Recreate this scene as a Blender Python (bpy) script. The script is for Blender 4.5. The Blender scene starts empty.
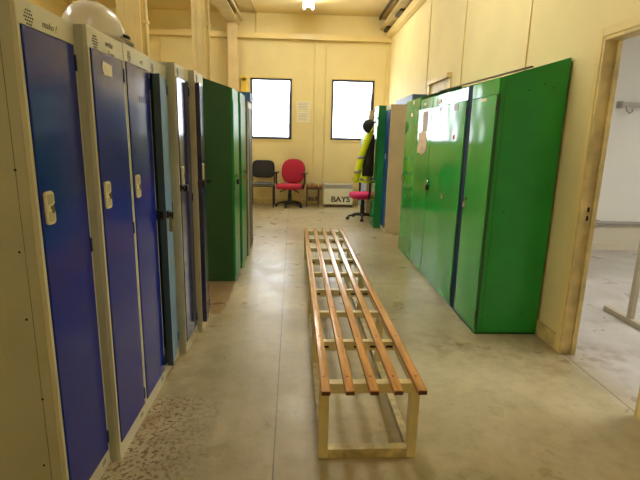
import bpy, bmesh, math, random
from mathutils import Vector, Matrix
random.seed(7)
S = bpy.context.scene
COL = S.collection

# ------------------------------------------------------------------ materials
def lin(c):
    c = c / 255.0
    return c / 12.92 if c <= 0.04045 else ((c + 0.055) / 1.055) ** 2.4
def rgb(r, g, b):
    return (lin(r), lin(g), lin(b), 1.0)
def mat(name, c, rough=0.5, metal=0.0, spec=0.5, var=0.0, vscale=6.0, bump=0.0, bscale=40.0, stretch=None, dirt=None, wave=0.0, wscale=2.0, coat=0.0):
    m = bpy.data.materials.new(name); m.use_nodes = True
    nt = m.node_tree; N = nt.nodes; L = nt.links
    b = N['Principled BSDF']
    b.inputs['Base Color'].default_value = c
    b.inputs['Roughness'].default_value = rough
    b.inputs['Metallic'].default_value = metal
    b.inputs['Specular IOR Level'].default_value = spec
    b.inputs['Coat Weight'].default_value = coat
    tc = N.new('ShaderNodeTexCoord'); mp = N.new('ShaderNodeMapping')
    L.new(tc.outputs['Object'], mp.inputs['Vector'])
    if stretch: mp.inputs['Scale'].default_value = stretch
    if var > 0:
        n = N.new('ShaderNodeTexNoise'); n.inputs['Scale'].default_value = vscale; n.inputs['Detail'].default_value = 5
        L.new(mp.outputs[0], n.inputs['Vector'])
        r = N.new('ShaderNodeValToRGB')
        r.color_ramp.elements[0].position = 0.3; r.color_ramp.elements[1].position = 0.7
        lo = dirt if dirt else tuple(x * (1 - var) for x in c[:3]) + (1,)
        r.color_ramp.elements[0].color = lo
        r.color_ramp.elements[1].color = c if dirt else tuple(min(1, x * (1 + var * 0.5)) for x in c[:3]) + (1,)
        L.new(n.outputs['Fac'], r.inputs['Fac']); L.new(r.outputs['Color'], b.inputs['Base Color'])
    h = None
    if bump > 0:
        n2 = N.new('ShaderNodeTexNoise'); n2.inputs['Scale'].default_value = bscale; n2.inputs['Detail'].default_value = 3
        L.new(mp.outputs[0], n2.inputs['Vector'])
        bp = N.new('ShaderNodeBump'); bp.inputs['Strength'].default_value = bump; bp.inputs['Distance'].default_value = 0.01
        L.new(n2.outputs['Fac'], bp.inputs['Height']); h = bp
    if wave > 0:
        n3 = N.new('ShaderNodeTexNoise'); n3.inputs['Scale'].default_value = wscale; n3.inputs['Detail'].default_value = 1
        L.new(tc.outputs['Object'], n3.inputs['Vector'])
        bw = N.new('ShaderNodeBump'); bw.inputs['Strength'].default_value = wave; bw.inputs['Distance'].default_value = 0.05
        L.new(n3.outputs['Fac'], bw.inputs['Height'])
        if h: L.new(h.outputs[0], bw.inputs['Normal'])
        h = bw
    if h: L.new(h.outputs[0], b.inputs['Normal'])
    return m
def emit(name, c, s):
    m = bpy.data.materials.new(name); m.use_nodes = True
    nt = m.node_tree; nt.nodes.clear()
    o = nt.nodes.new('ShaderNodeOutputMaterial'); e = nt.nodes.new('ShaderNodeEmission')
    e.inputs[0].default_value = c; e.inputs[1].default_value = s
    nt.links.new(e.outputs[0], o.inputs[0]); return m

WALLC = rgb(233, 216, 156)
M = {}
M['wall'] = mat('cream_wall_paint', WALLC, 0.6, spec=0.25, var=0.07, vscale=1.6, bump=0.04, bscale=60)
M['wall_trim'] = mat('cream_gloss_trim', rgb(232, 210, 142), 0.35, var=0.06, vscale=3)
M['skirt'] = mat('scuffed_cream_skirting', rgb(218, 196, 130), 0.4, var=0.3, vscale=9)
M['ceil'] = mat('ceiling_paint', rgb(226, 206, 148), 0.6, var=0.05, vscale=1)
M['beam'] = mat('painted_steel_beam', rgb(196, 176, 122), 0.45, var=0.15, vscale=3)
M['beam_dark'] = mat('dark_steel', rgb(70, 58, 40), 0.5, var=0.2)  # dark brown, for the strips and plates along the roof beams
M['white_wall'] = mat('white_wall_paint', rgb(222, 220, 212), 0.6, var=0.04, vscale=2)
M['beige_wall'] = mat('beige_dado_paint', rgb(206, 198, 176), 0.6, var=0.05, vscale=2)
M['col'] = mat('column_paint', rgb(224, 202, 140), 0.4, var=0.12, vscale=4)
M['rust_col'] = mat('stained_column_paint', rgb(224, 200, 144), 0.5, var=0.12, vscale=4)
M['frame'] = mat('locker_cream_enamel', rgb(208, 206, 180), 0.35, var=0.1, vscale=5)
M['frame_side'] = mat('locker_side_enamel', rgb(184, 186, 166), 0.4, var=0.1, vscale=4)
M['dirty_frame'] = mat('dirty_locker_enamel', rgb(202, 194, 162), 0.4, var=0.25, vscale=6)
M['blue'] = mat('blue_gloss_door', rgb(20, 36, 138), 0.14, spec=0.36, var=0.06, vscale=3, wave=0.03, wscale=3)
M['navy'] = mat('navy_gloss_door', rgb(26, 34, 84), 0.14, spec=0.6, var=0.06, vscale=3, wave=0.02, wscale=3)
M['teal'] = mat('pale_blue_door', rgb(124, 168, 212), 0.2, var=0.12, vscale=4)
M['teal_dark'] = mat('slate_blue_edge', rgb(40, 66, 84), 0.3)
M['navy_side'] = mat('navy_side_panel', rgb(8, 36, 66), 0.55, spec=0.1, var=0.1)
M['navy_box'] = mat('slate_navy_panel', rgb(66, 96, 128), 0.45, var=0.1)
M['green'] = mat('green_gloss_door', rgb(26, 160, 64), 0.1, spec=0.6, var=0.1, vscale=3, wave=0.14, wscale=2.5)
M['green_side'] = mat('green_side_panel', rgb(28, 154, 58), 0.3, var=0.1, vscale=4)
M['dgreen'] = mat('dark_green_panel', rgb(34, 78, 40), 0.4, var=0.12, vscale=4)
M['midgreen'] = mat('mid_green_panel', rgb(32, 140, 80), 0.35, var=0.1)
M['ggreen'] = mat('dark_green_gloss_door', rgb(26, 132, 60), 0.3, spec=0.25, var=0.08, wave=0.02)
M['blue2'] = mat('royal_blue_door', rgb(20, 62, 150), 0.25, var=0.08)
M['tan'] = mat('tan_locker_side', rgb(226, 210, 178), 0.4, var=0.08, vscale=4)
M['greytan'] = mat('grey_tan_side', rgb(186, 170, 152), 0.4, var=0.08)
M['paleblue'] = mat('pale_blue_gloss', rgb(150, 182, 210), 0.4, spec=0.3, var=0.05)
M['greybrown'] = mat('grey_brown_panel', rgb(112, 98, 74), 0.5, var=0.25, vscale=14)
M['black'] = mat('black_plastic', rgb(22, 22, 24), 0.4)
M['blackmetal'] = mat('black_metal', rgb(28, 27, 27), 0.35, metal=0.4)
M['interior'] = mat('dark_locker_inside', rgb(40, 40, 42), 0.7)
M['handle'] = mat('cream_plastic_handle', rgb(226, 216, 176), 0.35)
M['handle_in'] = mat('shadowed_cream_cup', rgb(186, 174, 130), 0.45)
M['lock'] = mat('greenish_lock_metal', rgb(112, 116, 70), 0.35, metal=0.6)
M['chrome'] = mat('chrome', rgb(215, 215, 215), 0.15, metal=1.0)
M['brass'] = mat('brass', rgb(190, 150, 80), 0.3, metal=1.0)
M['label'] = mat('label_paper', rgb(238, 230, 200), 0.6, var=0.08, vscale=30)
M['wood'] = mat('varnished_slat_wood', rgb(212, 156, 92), 0.2, spec=0.6, var=0.28, vscale=9, stretch=(6, 0.6, 6), bump=0.03, bscale=30)
M['wood_end'] = mat('slat_end_grain', rgb(92, 52, 30), 0.5, var=0.25, vscale=40)
M['screw'] = mat('dull_screw', rgb(120, 92, 60), 0.35, metal=0.8)
M['bench'] = mat('bench_cream_paint', rgb(226, 214, 160), 0.32, var=0.1, vscale=7)
M['benchdirty'] = mat('scuffed_bench_paint', rgb(206, 192, 142), 0.4, var=0.5, vscale=16)
M['seam'] = mat('seam_line', rgb(118, 110, 84), 0.6)
M['slot'] = mat('dark_slot', rgb(26, 20, 14), 0.8)
M['red'] = mat('crimson_fabric', rgb(170, 28, 58), 0.85, var=0.12, vscale=60, bump=0.15, bscale=250)
M['mag'] = mat('magenta_fabric', rgb(206, 36, 108), 0.85, var=0.12, vscale=60, bump=0.15, bscale=250)
M['charcoal'] = mat('charcoal_fabric', rgb(44, 44, 48), 0.85, var=0.15, vscale=60, bump=0.15, bscale=250)
M['black_fabric'] = mat('black_fabric', rgb(34, 32, 36), 0.85, bump=0.15, bscale=250)
M['greyvinyl'] = mat('grey_vinyl', rgb(70, 70, 76), 0.5, var=0.1)
M['hivis'] = mat('hi_vis_yellow_cloth', rgb(226, 240, 20), 0.7, var=0.1, vscale=10, bump=0.2, bscale=30)
M['band'] = mat('grey_reflective_band', rgb(170, 168, 150), 0.35, metal=0.3)
M['lining'] = mat('black_lining_cloth', rgb(34, 36, 32), 0.85, var=0.2, vscale=12, bump=0.3, bscale=25)
M['helmet'] = mat('white_helmet_shell', rgb(232, 226, 214), 0.22, spec=0.55)
M['paper'] = mat('notice_paper', rgb(236, 228, 196), 0.7, var=0.05, vscale=20)
M['ink'] = mat('faded_ink', rgb(150, 140, 120), 0.8)
M['darkink'] = mat('dark_ink', rgb(40, 36, 34), 0.7)
M['stencil'] = mat('stencil_paint', rgb(48, 44, 38), 0.6)
M['boxcream'] = mat('cream_metal_case', rgb(232, 226, 196), 0.4, var=0.06)
M['boxgrey'] = mat('grey_metal_band', rgb(196, 194, 180), 0.4, var=0.08)
M['brownwood'] = mat('brown_stool_wood', rgb(150, 92, 50), 0.5, var=0.3, vscale=12, stretch=(6, 1, 6))
M['darkwood'] = mat('dark_stool_frame', rgb(86, 62, 40), 0.5, var=0.2)
M['yellow'] = mat('yellow_plastic', rgb(238, 206, 84), 0.5, var=0.05)
M['socket'] = mat('socket_plastic', rgb(226, 212, 176), 0.4)
M['alum'] = mat('dark_window_metal', rgb(66, 72, 88), 0.4, metal=0.2, var=0.08)
M['lamp_body'] = mat('lamp_housing', rgb(236, 234, 226), 0.4)
M['rail_metal'] = mat('grey_rail_metal', rgb(160, 156, 148), 0.4, metal=0.3)
M['rack'] = mat('beige_rack_tube', rgb(176, 166, 140), 0.4, var=0.12)
M['torn'] = mat('torn_poster_paper', rgb(248, 234, 180), 0.7, var=0.5, vscale=16, dirt=rgb(200, 168, 160))
M['strip'] = mat('printed_strip', rgb(222, 206, 200), 0.6, var=0.5, vscale=40, dirt=rgb(150, 130, 132))
M['redsticker'] = mat('red_sticker', rgb(206, 60, 40), 0.5)
M['greysticker'] = mat('grey_sticker', rgb(190, 196, 196), 0.5)
M['bluetape'] = mat('blue_tape', rgb(30, 48, 130), 0.4)
M['brownlath'] = mat('brown_lath_wood', rgb(92, 66, 40), 0.6, var=0.2)
M['tube'] = emit('lit_tube', (1.0, 0.985, 0.92, 1), 80.0)
M['tube_fill'] = emit('dim_fill_tube', (1.0, 0.985, 0.92, 1), 22.0)  # dimmed tube of the lamp added to fill the near end
M['tube_store_fill'] = emit('store_fill_tube', (1.0, 0.97, 0.91, 1), 170.0)  # tube of the lamp added to light the side room

def floor_material():
    m = bpy.data.materials.new('sealed_concrete_floor'); m.use_nodes = True
    nt = m.node_tree; N = nt.nodes; L = nt.links; b = N['Principled BSDF']
    geo = N.new('ShaderNodeNewGeometry'); sep = N.new('ShaderNodeSeparateXYZ'); L.new(geo.outputs['Position'], sep.inputs[0])
    def math_(op, a, b_=None, clamp=False):
        n = N.new('ShaderNodeMath'); n.operation = op; n.use_clamp = clamp
        for i, v in enumerate((a, b_)):
            if v is None: continue
            if hasattr(v, 'links'): L.new(v, n.inputs[i])
            else: n.inputs[i].default_value = v
        return n.outputs[0]
    def noise(scale, detail=5, rough=0.55):
        n = N.new('ShaderNodeTexNoise'); n.inputs['Scale'].default_value = scale
        n.inputs['Detail'].default_value = detail; n.inputs['Roughness'].default_value = rough
        L.new(geo.outputs['Position'], n.inputs['Vector']); return n.outputs['Fac']
    def ramp(f, a, b_):
        n = N.new('ShaderNodeMapRange'); n.inputs['From Min'].default_value = a; n.inputs['From Max'].default_value = b_
        L.new(f, n.inputs['Value']); return n.outputs[0]
    def mix(f, A, B):
        n = N.new('ShaderNodeMix'); n.data_type = 'RGBA'
        L.new(f, n.inputs['Factor'])
        for k, v in (('A', A), ('B', B)):
            s = [i for i in n.inputs if i.name == k and i.type == 'RGBA'][0]
            if hasattr(v, 'links'): L.new(v, s)
            else: s.default_value = v
        return [o for o in n.outputs if o.type == 'RGBA'][0]
    X, Y = sep.outputs['X'], sep.outputs['Y']
    base = mix(ramp(noise(1.3, 6), 0.35, 0.65), rgb(164, 151, 116), rgb(197, 187, 155))
    base = mix(math_('MULTIPLY', ramp(noise(9, 7, 0.7), 0.46, 0.66), 0.4), base, rgb(138, 124, 90))
    base = mix(math_('MULTIPLY', ramp(noise(3.2, 7, 0.7), 0.55, 0.75), 0.3), base, rgb(206, 198, 172))
    # other room: greyer floor
    base2 = mix(ramp(noise(2.2, 6), 0.35, 0.65), rgb(172, 166, 160), rgb(196, 192, 188))
    base2 = mix(math_('MULTIPLY', ramp(noise(5, 6), 0.55, 0.7), 0.5), base2, rgb(150, 136, 120))
    base = mix(ramp(X, 1.70, 1.95), base, base2)
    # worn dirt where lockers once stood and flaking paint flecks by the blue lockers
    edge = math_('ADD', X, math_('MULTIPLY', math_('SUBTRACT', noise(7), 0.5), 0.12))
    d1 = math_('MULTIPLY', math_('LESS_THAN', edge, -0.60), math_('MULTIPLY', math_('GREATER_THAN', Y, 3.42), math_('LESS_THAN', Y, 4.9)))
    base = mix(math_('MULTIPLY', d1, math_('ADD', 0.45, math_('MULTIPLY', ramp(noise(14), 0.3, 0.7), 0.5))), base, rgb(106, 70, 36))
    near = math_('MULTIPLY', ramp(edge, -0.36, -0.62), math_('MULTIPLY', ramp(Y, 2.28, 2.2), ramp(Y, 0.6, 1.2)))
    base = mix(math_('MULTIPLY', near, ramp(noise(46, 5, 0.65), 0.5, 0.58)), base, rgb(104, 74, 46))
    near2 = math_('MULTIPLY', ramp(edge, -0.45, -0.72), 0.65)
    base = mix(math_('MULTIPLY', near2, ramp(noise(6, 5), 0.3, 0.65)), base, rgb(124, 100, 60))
    # old water marks
    for cx, cy, r in ((-0.40, 3.6, 0.2), (1.55, 2.75, 0.5), (0.7, 1.5, 0.3), (1.0, 2.9, 0.35), (2.0, 2.75, 0.3)):
        dx = math_('SUBTRACT', X, cx); dy = math_('SUBTRACT', Y, cy)
        dist = math_('SQRT', math_('ADD', math_('MULTIPLY', dx, dx), math_('MULTIPLY', dy, dy)))
        f = math_('MULTIPLY', ramp(dist, r, r * 0.3), math_('MULTIPLY', ramp(noise(11, 5), 0.42, 0.62), 0.5))
        base = mix(f, base, rgb(120, 100, 70))
    # little dark spots
    spots = N.new('ShaderNodeTexVoronoi'); spots.inputs['Scale'].default_value = 2.0; spots.inputs['Randomness'].default_value = 1
    L.new(geo.outputs['Position'], spots.inputs['Vector'])
    base = mix(math_('MULTIPLY', math_('LESS_THAN', spots.outputs['Distance'], 0.014), 0.6), base, rgb(66, 54, 38))
    # saw-cut joints
    def line(v, at, w): return math_('LESS_THAN', math_('ABSOLUTE', math_('SUBTRACT', v, at)), w)
    j = line(math_('ADD', X, math_('MULTIPLY', Y, 0.0176)), -0.0685, 0.0035)
    for f in (math_('MULTIPLY', line(Y, 4.24, 0.004), math_('LESS_THAN', X, 1.8)), line(X, 1.767, 0.004), math_('MULTIPLY', line(Y, 0.6, 0.004), math_('LESS_THAN', X, 1.8))):
        j = math_('MAXIMUM', j, f)
    base = mix(math_('MULTIPLY', j, 0.75), base, rgb(84, 74, 58))
    L.new(base, b.inputs['Base Color'])
    L.new(math_('ADD', 0.15, math_('MULTIPLY', noise(4, 5), 0.34)), b.inputs['Roughness'])
    b.inputs['Specular IOR Level'].default_value = 0.5
    bp = N.new('ShaderNodeBump'); bp.inputs['Strength'].default_value = 0.12; bp.inputs['Distance'].default_value = 0.01
    L.new(noise(30, 4), bp.inputs['Height']); L.new(bp.outputs[0], b.inputs['Normal'])
    return m
M['floor'] = floor_material()
def pane_material():
    m = bpy.data.materials.new('window_glass'); m.use_nodes = True
    nt = m.node_tree; nt.nodes.clear()
    o = nt.nodes.new('ShaderNodeOutputMaterial'); mx = nt.nodes.new('ShaderNodeMixShader')
    t = nt.nodes.new('ShaderNodeBsdfTransparent'); g = nt.nodes.new('ShaderNodeBsdfGlossy'); g.inputs['Roughness'].default_value = 0.02
    mx.inputs[0].default_value = 0.05
    nt.links.new(t.outputs[0], mx.inputs[1]); nt.links.new(g.outputs[0], mx.inputs[2]); nt.links.new(mx.outputs[0], o.inputs[0])
    return m
M['glass'] = pane_material()

# ------------------------------------------------------------------ mesh builder
class MB:
    def __init__(self): self.bm = bmesh.new(); self.smooth = False
    def _merge(self, t, mi):
        for f in t.faces: f.material_index = mi
        me = bpy.data.meshes.new('tmp'); t.to_mesh(me); t.free()
        self.bm.from_mesh(me); bpy.data.meshes.remove(me)
    def box(self, x0, x1, y0, y1, z0, z1, bev=0.0, mi=0, seg=2, mtx=None):
        t = bmesh.new(); bmesh.ops.create_cube(t, size=1)
        for v in t.verts:
            v.co = Vector(((x0 + x1) / 2 + v.co.x * (x1 - x0), (y0 + y1) / 2 + v.co.y * (y1 - y0), (z0 + z1) / 2 + v.co.z * (z1 - z0)))
        if bev > 0: bmesh.ops.bevel(t, geom=list(t.edges), offset=bev, segments=seg, affect='EDGES', profile=0.6)
        if mtx: bmesh.ops.transform(t, matrix=mtx, verts=t.verts)
        self._merge(t, mi); return self
    def prism(self, pts, axis, a, b, mi=0, bev=0.0):
        """polygon extruded along axis; pts are the other two coordinates in xyz order"""
        t = bmesh.new()
        def mk(p, q):
            return {'x': (q, p[0], p[1]), 'y': (p[0], q, p[1]), 'z': (p[0], p[1], q)}[axis]
        A = [t.verts.new(mk(p, a)) for p in pts]; B = [t.verts.new(mk(p, b)) for p in pts]
        n = len(pts); t.faces.new(A); t.faces.new(B[::-1])
        for i in range(n): t.faces.new((A[i], B[i], B[(i + 1) % n], A[(i + 1) % n]))
        bmesh.ops.recalc_face_normals(t, faces=t.faces)
        if bev > 0: bmesh.ops.bevel(t, geom=list(t.edges), offset=bev, segments=2, affect='EDGES')
        self._merge(t, mi); return self
    def loft(self, rings, mi=0, cap=True):
        t = bmesh.new(); R = [[t.verts.new(p) for p in r] for r in rings]
        n = len(rings[0])
        for a, b in zip(R, R[1:]):
            for i in range(n): t.faces.new((a[i], a[(i + 1) % n], b[(i + 1) % n], b[i]))
        if cap: t.faces.new(R[0][::-1]); t.faces.new(R[-1])
        bmesh.ops.recalc_face_normals(t, faces=t.faces)
        self._merge(t, mi); return self
    def tube(self, path, r, n=10, mi=0):
        path = [Vector(p) for p in path]; rings = []
        up = None
        for i, p in enumerate(path):
            d = (path[min(i + 1, len(path) - 1)] - path[max(i - 1, 0)]).normalized()
            if up is None: up = d.orthogonal().normalized()
            u = (up - d * up.dot(d)).normalized(); w = d.cross(u); up = u
            rr = r[i] if isinstance(r, (list, tuple)) else r
            rings.append([p + (u * math.cos(2 * math.pi * k / n) + w * math.sin(2 * math.pi * k / n)) * rr for k in range(n)])
        return self.loft(rings, mi)
    def lathe(self, prof, c=(0, 0, 0), n=24, mi=0, mtx=None, sx=1, sy=1):
        t = bmesh.new(); rings = []
        for r, z in prof:
            if r < 1e-5: rings.append([t.verts.new((0, 0, z))])
            else: rings.append([t.verts.new((r * sx * math.cos(2 * math.pi * k / n), r * sy * math.sin(2 * math.pi * k / n), z)) for k in range(n)])
        for a, b in zip(rings, rings[1:]):
            for i in range(n):
                q = [a[i % len(a)], a[(i + 1) % len(a)], b[(i + 1) % len(b)], b[i % len(b)]]
                u = []
                for v in q:
                    if v not in u: u.append(v)
                if len(u) > 2: t.faces.new(u)
        bmesh.ops.recalc_face_normals(t, faces=t.faces)
        m = Matrix.Translation(c) @ (mtx if mtx else Matrix())
        bmesh.ops.transform(t, matrix=m, verts=t.verts)
        self._merge(t, mi); return self
    def disc(self, c, r, h, axis='x', n=16, mi=0):
        rot = {'x': Matrix.Rotation(math.pi / 2, 4, 'Y'), 'y': Matrix.Rotation(-math.pi / 2, 4, 'X'), 'z': Matrix()}[axis]
        return self.lathe([(0, -h / 2), (r, -h / 2), (r, h / 2), (0, h / 2)], c, n, mi, rot)
    def build(self, name, mats, parent=None, smooth=None, subsurf=0):
        me = bpy.data.meshes.new(name)
        bmesh.ops.recalc_face_normals(self.bm, faces=self.bm.faces)
        self.bm.to_mesh(me); self.bm.free()
        o = bpy.data.objects.new(name, me); COL.objects.link(o)
        for mm in (mats if isinstance(mats, (list, tuple)) else [mats]): me.materials.append(mm)
        if smooth:
            me.shade_smooth()
            if smooth != 'all': me.set_sharp_from_angle(angle=math.radians(38))
        if subsurf:
            s = o.modifiers.new('sub', 'SUBSURF'); s.levels = subsurf; s.render_levels = subsurf
        if parent: o.parent = parent
        return o
def split(m, name, mats, parent=None, smooth=None):
    """every loose piece of the builder becomes an object of its own"""
    bm = m.bm; bm.verts.index_update(); bm.verts.ensure_lookup_table(); seen = set(); out = []
    for v in bm.verts:
        if v.index in seen: continue
        st = [v]; isl = []; seen.add(v.index)
        while st:
            q = st.pop(); isl.append(q)
            for e in q.link_edges:
                o = e.other_vert(q)
                if o.index not in seen: seen.add(o.index); st.append(o)
        n = MB(); mp = {q: n.bm.verts.new(q.co) for q in isl}
        for f in {f for q in isl for f in q.link_faces}:
            g = n.bm.faces.new([mp[q] for q in f.verts]); g.material_index = f.material_index
        out.append(n.build(name, mats, parent, smooth))
    bm.free(); return out
def tag(o, label, cat, group=None):
    o['label'] = label; o['category'] = cat
    if group: o['group'] = group
    return o
def thing(name, label, cat, loc, rotz=0.0, group=None):
    o = bpy.data.objects.new(name, None); COL.objects.link(o)
    o.empty_display_size = 0.1
    o.location = loc; o.rotation_euler = (0, 0, rotz)
    return tag(o, label, cat, group)
def struct(o):
    o['kind'] = 'structure'; return o
def sempty(name, loc=(0, 0, 0)):
    o = bpy.data.objects.new(name, None); COL.objects.link(o); o.location = loc; return struct(o)
def text_mesh(txt, size, shear=0.0, extr=0.0004, bold=0.0):
    cu = bpy.data.curves.new('t', 'FONT'); cu.body = txt; cu.size = size; cu.shear = shear; cu.extrude = extr; cu.offset = bold
    cu.align_x = 'CENTER'; cu.align_y = 'CENTER'
    o = bpy.data.objects.new('t', cu); COL.objects.link(o)
    dg = bpy.context.evaluated_depsgraph_get(); dg.update()
    me = bpy.data.meshes.new_from_object(o.evaluated_get(dg))
    bpy.data.objects.remove(o); return me
def text(name, txt, size, m, parent, loc, face, shear=0.0, bold=0.0):
    me = text_mesh(txt, size, shear, bold=bold); me.materials.clear(); me.materials.append(m)
    o = bpy.data.objects.new(name, me); COL.objects.link(o); o.parent = parent; o.location = loc
    # face 'x': reads when seen from local +x ; '-y': seen from local -y
    o.rotation_euler = {'x': (math.pi / 2, 0, math.pi / 2), '-y': (math.pi / 2, 0, 0)}[face]
    return o

# ------------------------------------------------------------------ room shell
YF, YB, XL, XR, ZC = 9.65, -2.4, -4.4, 1.75, 3.72
struct(MB().box(XL - .2, 6.2, YB - .2, YF + .2, -0.12, 0).build('floor', M['floor']))
struct(MB().box(XL - .2, XR + .08, YB - .2, YF + .2, ZC, ZC + .12).build('ceiling', M['ceil']))
struct(MB().box(XL - .15, XL, YB, YF, 0, ZC).build('wall_left', M['wall']))
struct(MB().box(XL - .15, XR + .08, YB - .15, YB, 0, ZC).build('wall_front', M['wall']))
W1 = (-1.03, -0.194, 1.335, 2.52); W2 = (0.604, 1.47, 1.345, 2.53)
b = MB()
xs = [XL - .15, W1[0], W1[1], W2[0], W2[1], XR + .08]
b.box(xs[0], xs[1], YF, YF + .2, 0, ZC); b.box(xs[2], xs[3], YF, YF + .2, 0, ZC); b.box(xs[4], xs[5], YF, YF + .2, 0, ZC)
for w in (W1, W2):
    b.box(w[0], w[1], YF, YF + .2, 0, w[2]); b.box(w[0], w[1], YF, YF + .2, w[3], ZC)
struct(b.build('wall_back', M['wall']))
DY0, DY1, DZ = 2.03, 2.768, 1.972
b = MB()
b.box(XR, XR + .08, YB, DY0, 0, ZC); b.box(XR, XR + .08, DY1, YF, 0, ZC); b.box(XR, XR + .08, DY0, DY1, DZ, ZC)
struct(b.build('wall_right', M['wall']))
# windows
for i, w in enumerate((W1, W2)):
    e = sempty('window_%d' % (i + 1), (0, 0, 0))
    f = MB(); t = .045; y0, y1 = YF + .02, YF + .075
    f.box(w[0], w[0] + t, y0, y1, w[2], w[3], .004); f.box(w[1] - t, w[1], y0, y1, w[2], w[3], .004)
    f.box(w[0] + t, w[1] - t, y0, y1, w[3] - t * .8, w[3], .004); f.box(w[0] + t, w[1] - t, y0 - .01, y1, w[2], w[2] + t * 1.1, .004)
    f.build('frame', M['alum'], e)
    s = MB(); zs = w[3] - .28
    s.box(w[1] - t - .014, w[1] - t, y0 - .012, y1 - .01, w[2] + t, zs, .002)
    s.box(w[0] + .02, w[0] + .04, y0 - .02, y0 + .01, w[2] + .42, w[2] + .50, .003)
    s.build('sash_stay', M['alum'], e)
    MB().box(w[0] + t, w[1] - t, YF + .045, YF + .051, w[2] + t * 1.1, w[3] - t * .8).build('pane', M['glass'], e)
    r = MB(); q = .028
    r.box(w[0] - q, w[0], YF - .008, YF + .02, w[2] - q, w[3] + q); r.box(w[1], w[1] + q, YF - .008, YF + .02, w[2] - q, w[3] + q)
    r.box(w[0], w[1], YF - .008, YF + .02, w[3], w[3] + q); r.box(w[0], w[1], YF - .02, YF + .02, w[2] - q, w[2])
    r.build('casing', M['wall_trim'], e)
# door opening on the right
e = sempty('door_1')
c = MB(); cw = .052
c.box(XR - .016, XR, DY1, DY1 + cw, 0, DZ + cw, .004); c.box(XR - .016, XR, DY0 - cw, DY0, 0, DZ + cw, .004)
c.box(XR - .016, XR, DY0, DY1, DZ, DZ + cw, .004)
c.build('casing', M['wall_trim'], e)
j = MB()
j.box(XR - .012, XR + .085, DY1 - .022, DY1, 0, DZ, .003); j.box(XR - .012, XR + .085, DY0, DY0 + .022, 0, DZ, .003)
j.box(XR - .012, XR + .085, DY0 + .022, DY1 - .022, DZ - .022, DZ, .003)
j.box(XR + .055, XR + .085, DY1 - .036, DY1 - .021, 0, DZ - .02, .002); j.box(XR + .055, XR + .085, DY0 + .021, DY0 + .036, 0, DZ - .02, .002)
j.build('jamb', M['skirt'], e)
sp = MB().box(XR + .02, XR + .048, DY1 - .0245, DY1 - .0215, .86, 1.03, .001).build('strike_plate', M['skirt'], e)
split(MB().box(XR + .027, XR + .041, DY1 - .0252, DY1 - .024, .90, .93).box(XR + .027, XR + .041, DY1 - .0252, DY1 - .024, .955, .985), 'slot', M['slot'], sp)
# skirting
struct(MB().box(XR - .014, XR, DY1 + cw, YF, 0, .11, .004).build('baseboard_right', M['skirt']))
struct(MB().box(XL, XR - .014, YF - .016, YF, 0, .10, .004).build('baseboard_back', M['skirt']))
# far-wall rail and panel joints
struct(MB().box(XL, XR, YF - .11, YF, 3.26, 3.345, .006).box(XL, XR, YF - .13, YF, 3.24, 3.262).build('trim_1', M['wall_trim']))
n = 2
for y in (6.7, 5.25, 3.74):
    struct(MB().box(XR - .011, XR, y - .014, y + .014, .12, ZC - .25, .003).build('trim_%d' % n, M['wall_trim'])); n += 1
for x in (-2.76, -3.9):
    struct(MB().box(x - .012, x + .012, YF - .01, YF, .12, 3.24, .003).build('trim_%d' % n, M['wall_trim'])); n += 1
struct(MB().box(XR - .06, XR, YF - .06, YF, .12, 3.72, .006).build('trim_%d' % n, M['wall_trim'])); n += 1
# steel frame: roof beams and columns
def ibeam(name, x0, x1, z0, z1, y0, y1):
    e = sempty(name)
    m = MB(); xc = (x0 + x1) / 2
    m.box(x0, x1, y0, y1, z0, z0 + .03, .004); m.box(x0, x1, y0, y1, z1 - .03, z1, .004); m.box(xc - .01, xc + .01, y0, y1, z0 + .03, z1 - .03)
    m.build('beam_section', M['beam'], e)
    return e
e = ibeam('roof_beam', -1.45, -1.22, 3.48, ZC, YB, YF)
MB().tube([(-1.165, YB, 3.56), (-1.165, YF - .09, 3.56)], .026).build('pipe', M['beam'], e, True)
MB().box(-1.215, -1.195, YB, YF - .3, 3.60, ZC).build('dark_strip', M['beam_dark'], e)  # dark brown strip along the beam's right side
e = ibeam('roof_beam', 1.52, 1.73, 3.48, ZC, YB, YF)
m = MB()
for k in range(9): m.box(1.60, 1.745, 1.2 * k - .3, 1.2 * k + .12, 3.44, 3.48)
split(m, 'packing_plate', M['beam_dark'], e)
MB().box(1.66, XR, YB, YF, 3.32, 3.44, .004).build('wall_rail', M['wall_trim'], e)
MB().box(1.50, 1.52, YB, YF, 3.66, ZC).build('dark_strip', M['beam_dark'], e)  # dark brown strip along the beam's left edge
def column(y, m, pipe):
    e = sempty('column', (-1.335, y, 0))
    c = MB(); h = .09
    c.box(-h, h, -h, -h + .014, 0, 3.478, .003); c.box(-h, h, h - .014, h, 0, 3.478, .003); c.box(-.007, .007, -h + .014, h - .014, 0, 3.478)
    c.box(-.16, .16, -.13, .13, 0, .015, .002)
    c.build('steel_section', m, e)
    r = MB().box(-.05, -.035, -h - .004, -h, .1, 3.4).box(.03, .045, -h - .004, -h, .1, 3.4)
    r.build('edge_strip', m, e)
    if pipe:
        p = MB().tube([(h + .03, -.05, .05), (h + .03, -.05, 3.4)], .014)
        p.build('conduit', M['col'], e, True)
        k = MB()
        for z in (2.2, 2.75, 3.2): k.box(h - .002, h + .05, -.07, -.03, z, z + .03, .004)
        split(k, 'clip', M['col'], e)
column(3.95, M['col'], True); column(6.5, M['col'], True); column(9.5, M['rust_col'], False)
# ceiling purlin lines
for y in (2.0, 5.2):
    struct(MB().box(-1.2, 1.5, y - .03, y + .03, ZC - .02, ZC, .003).build('trim_%d' % n, M['ceil'])); n += 1

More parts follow.
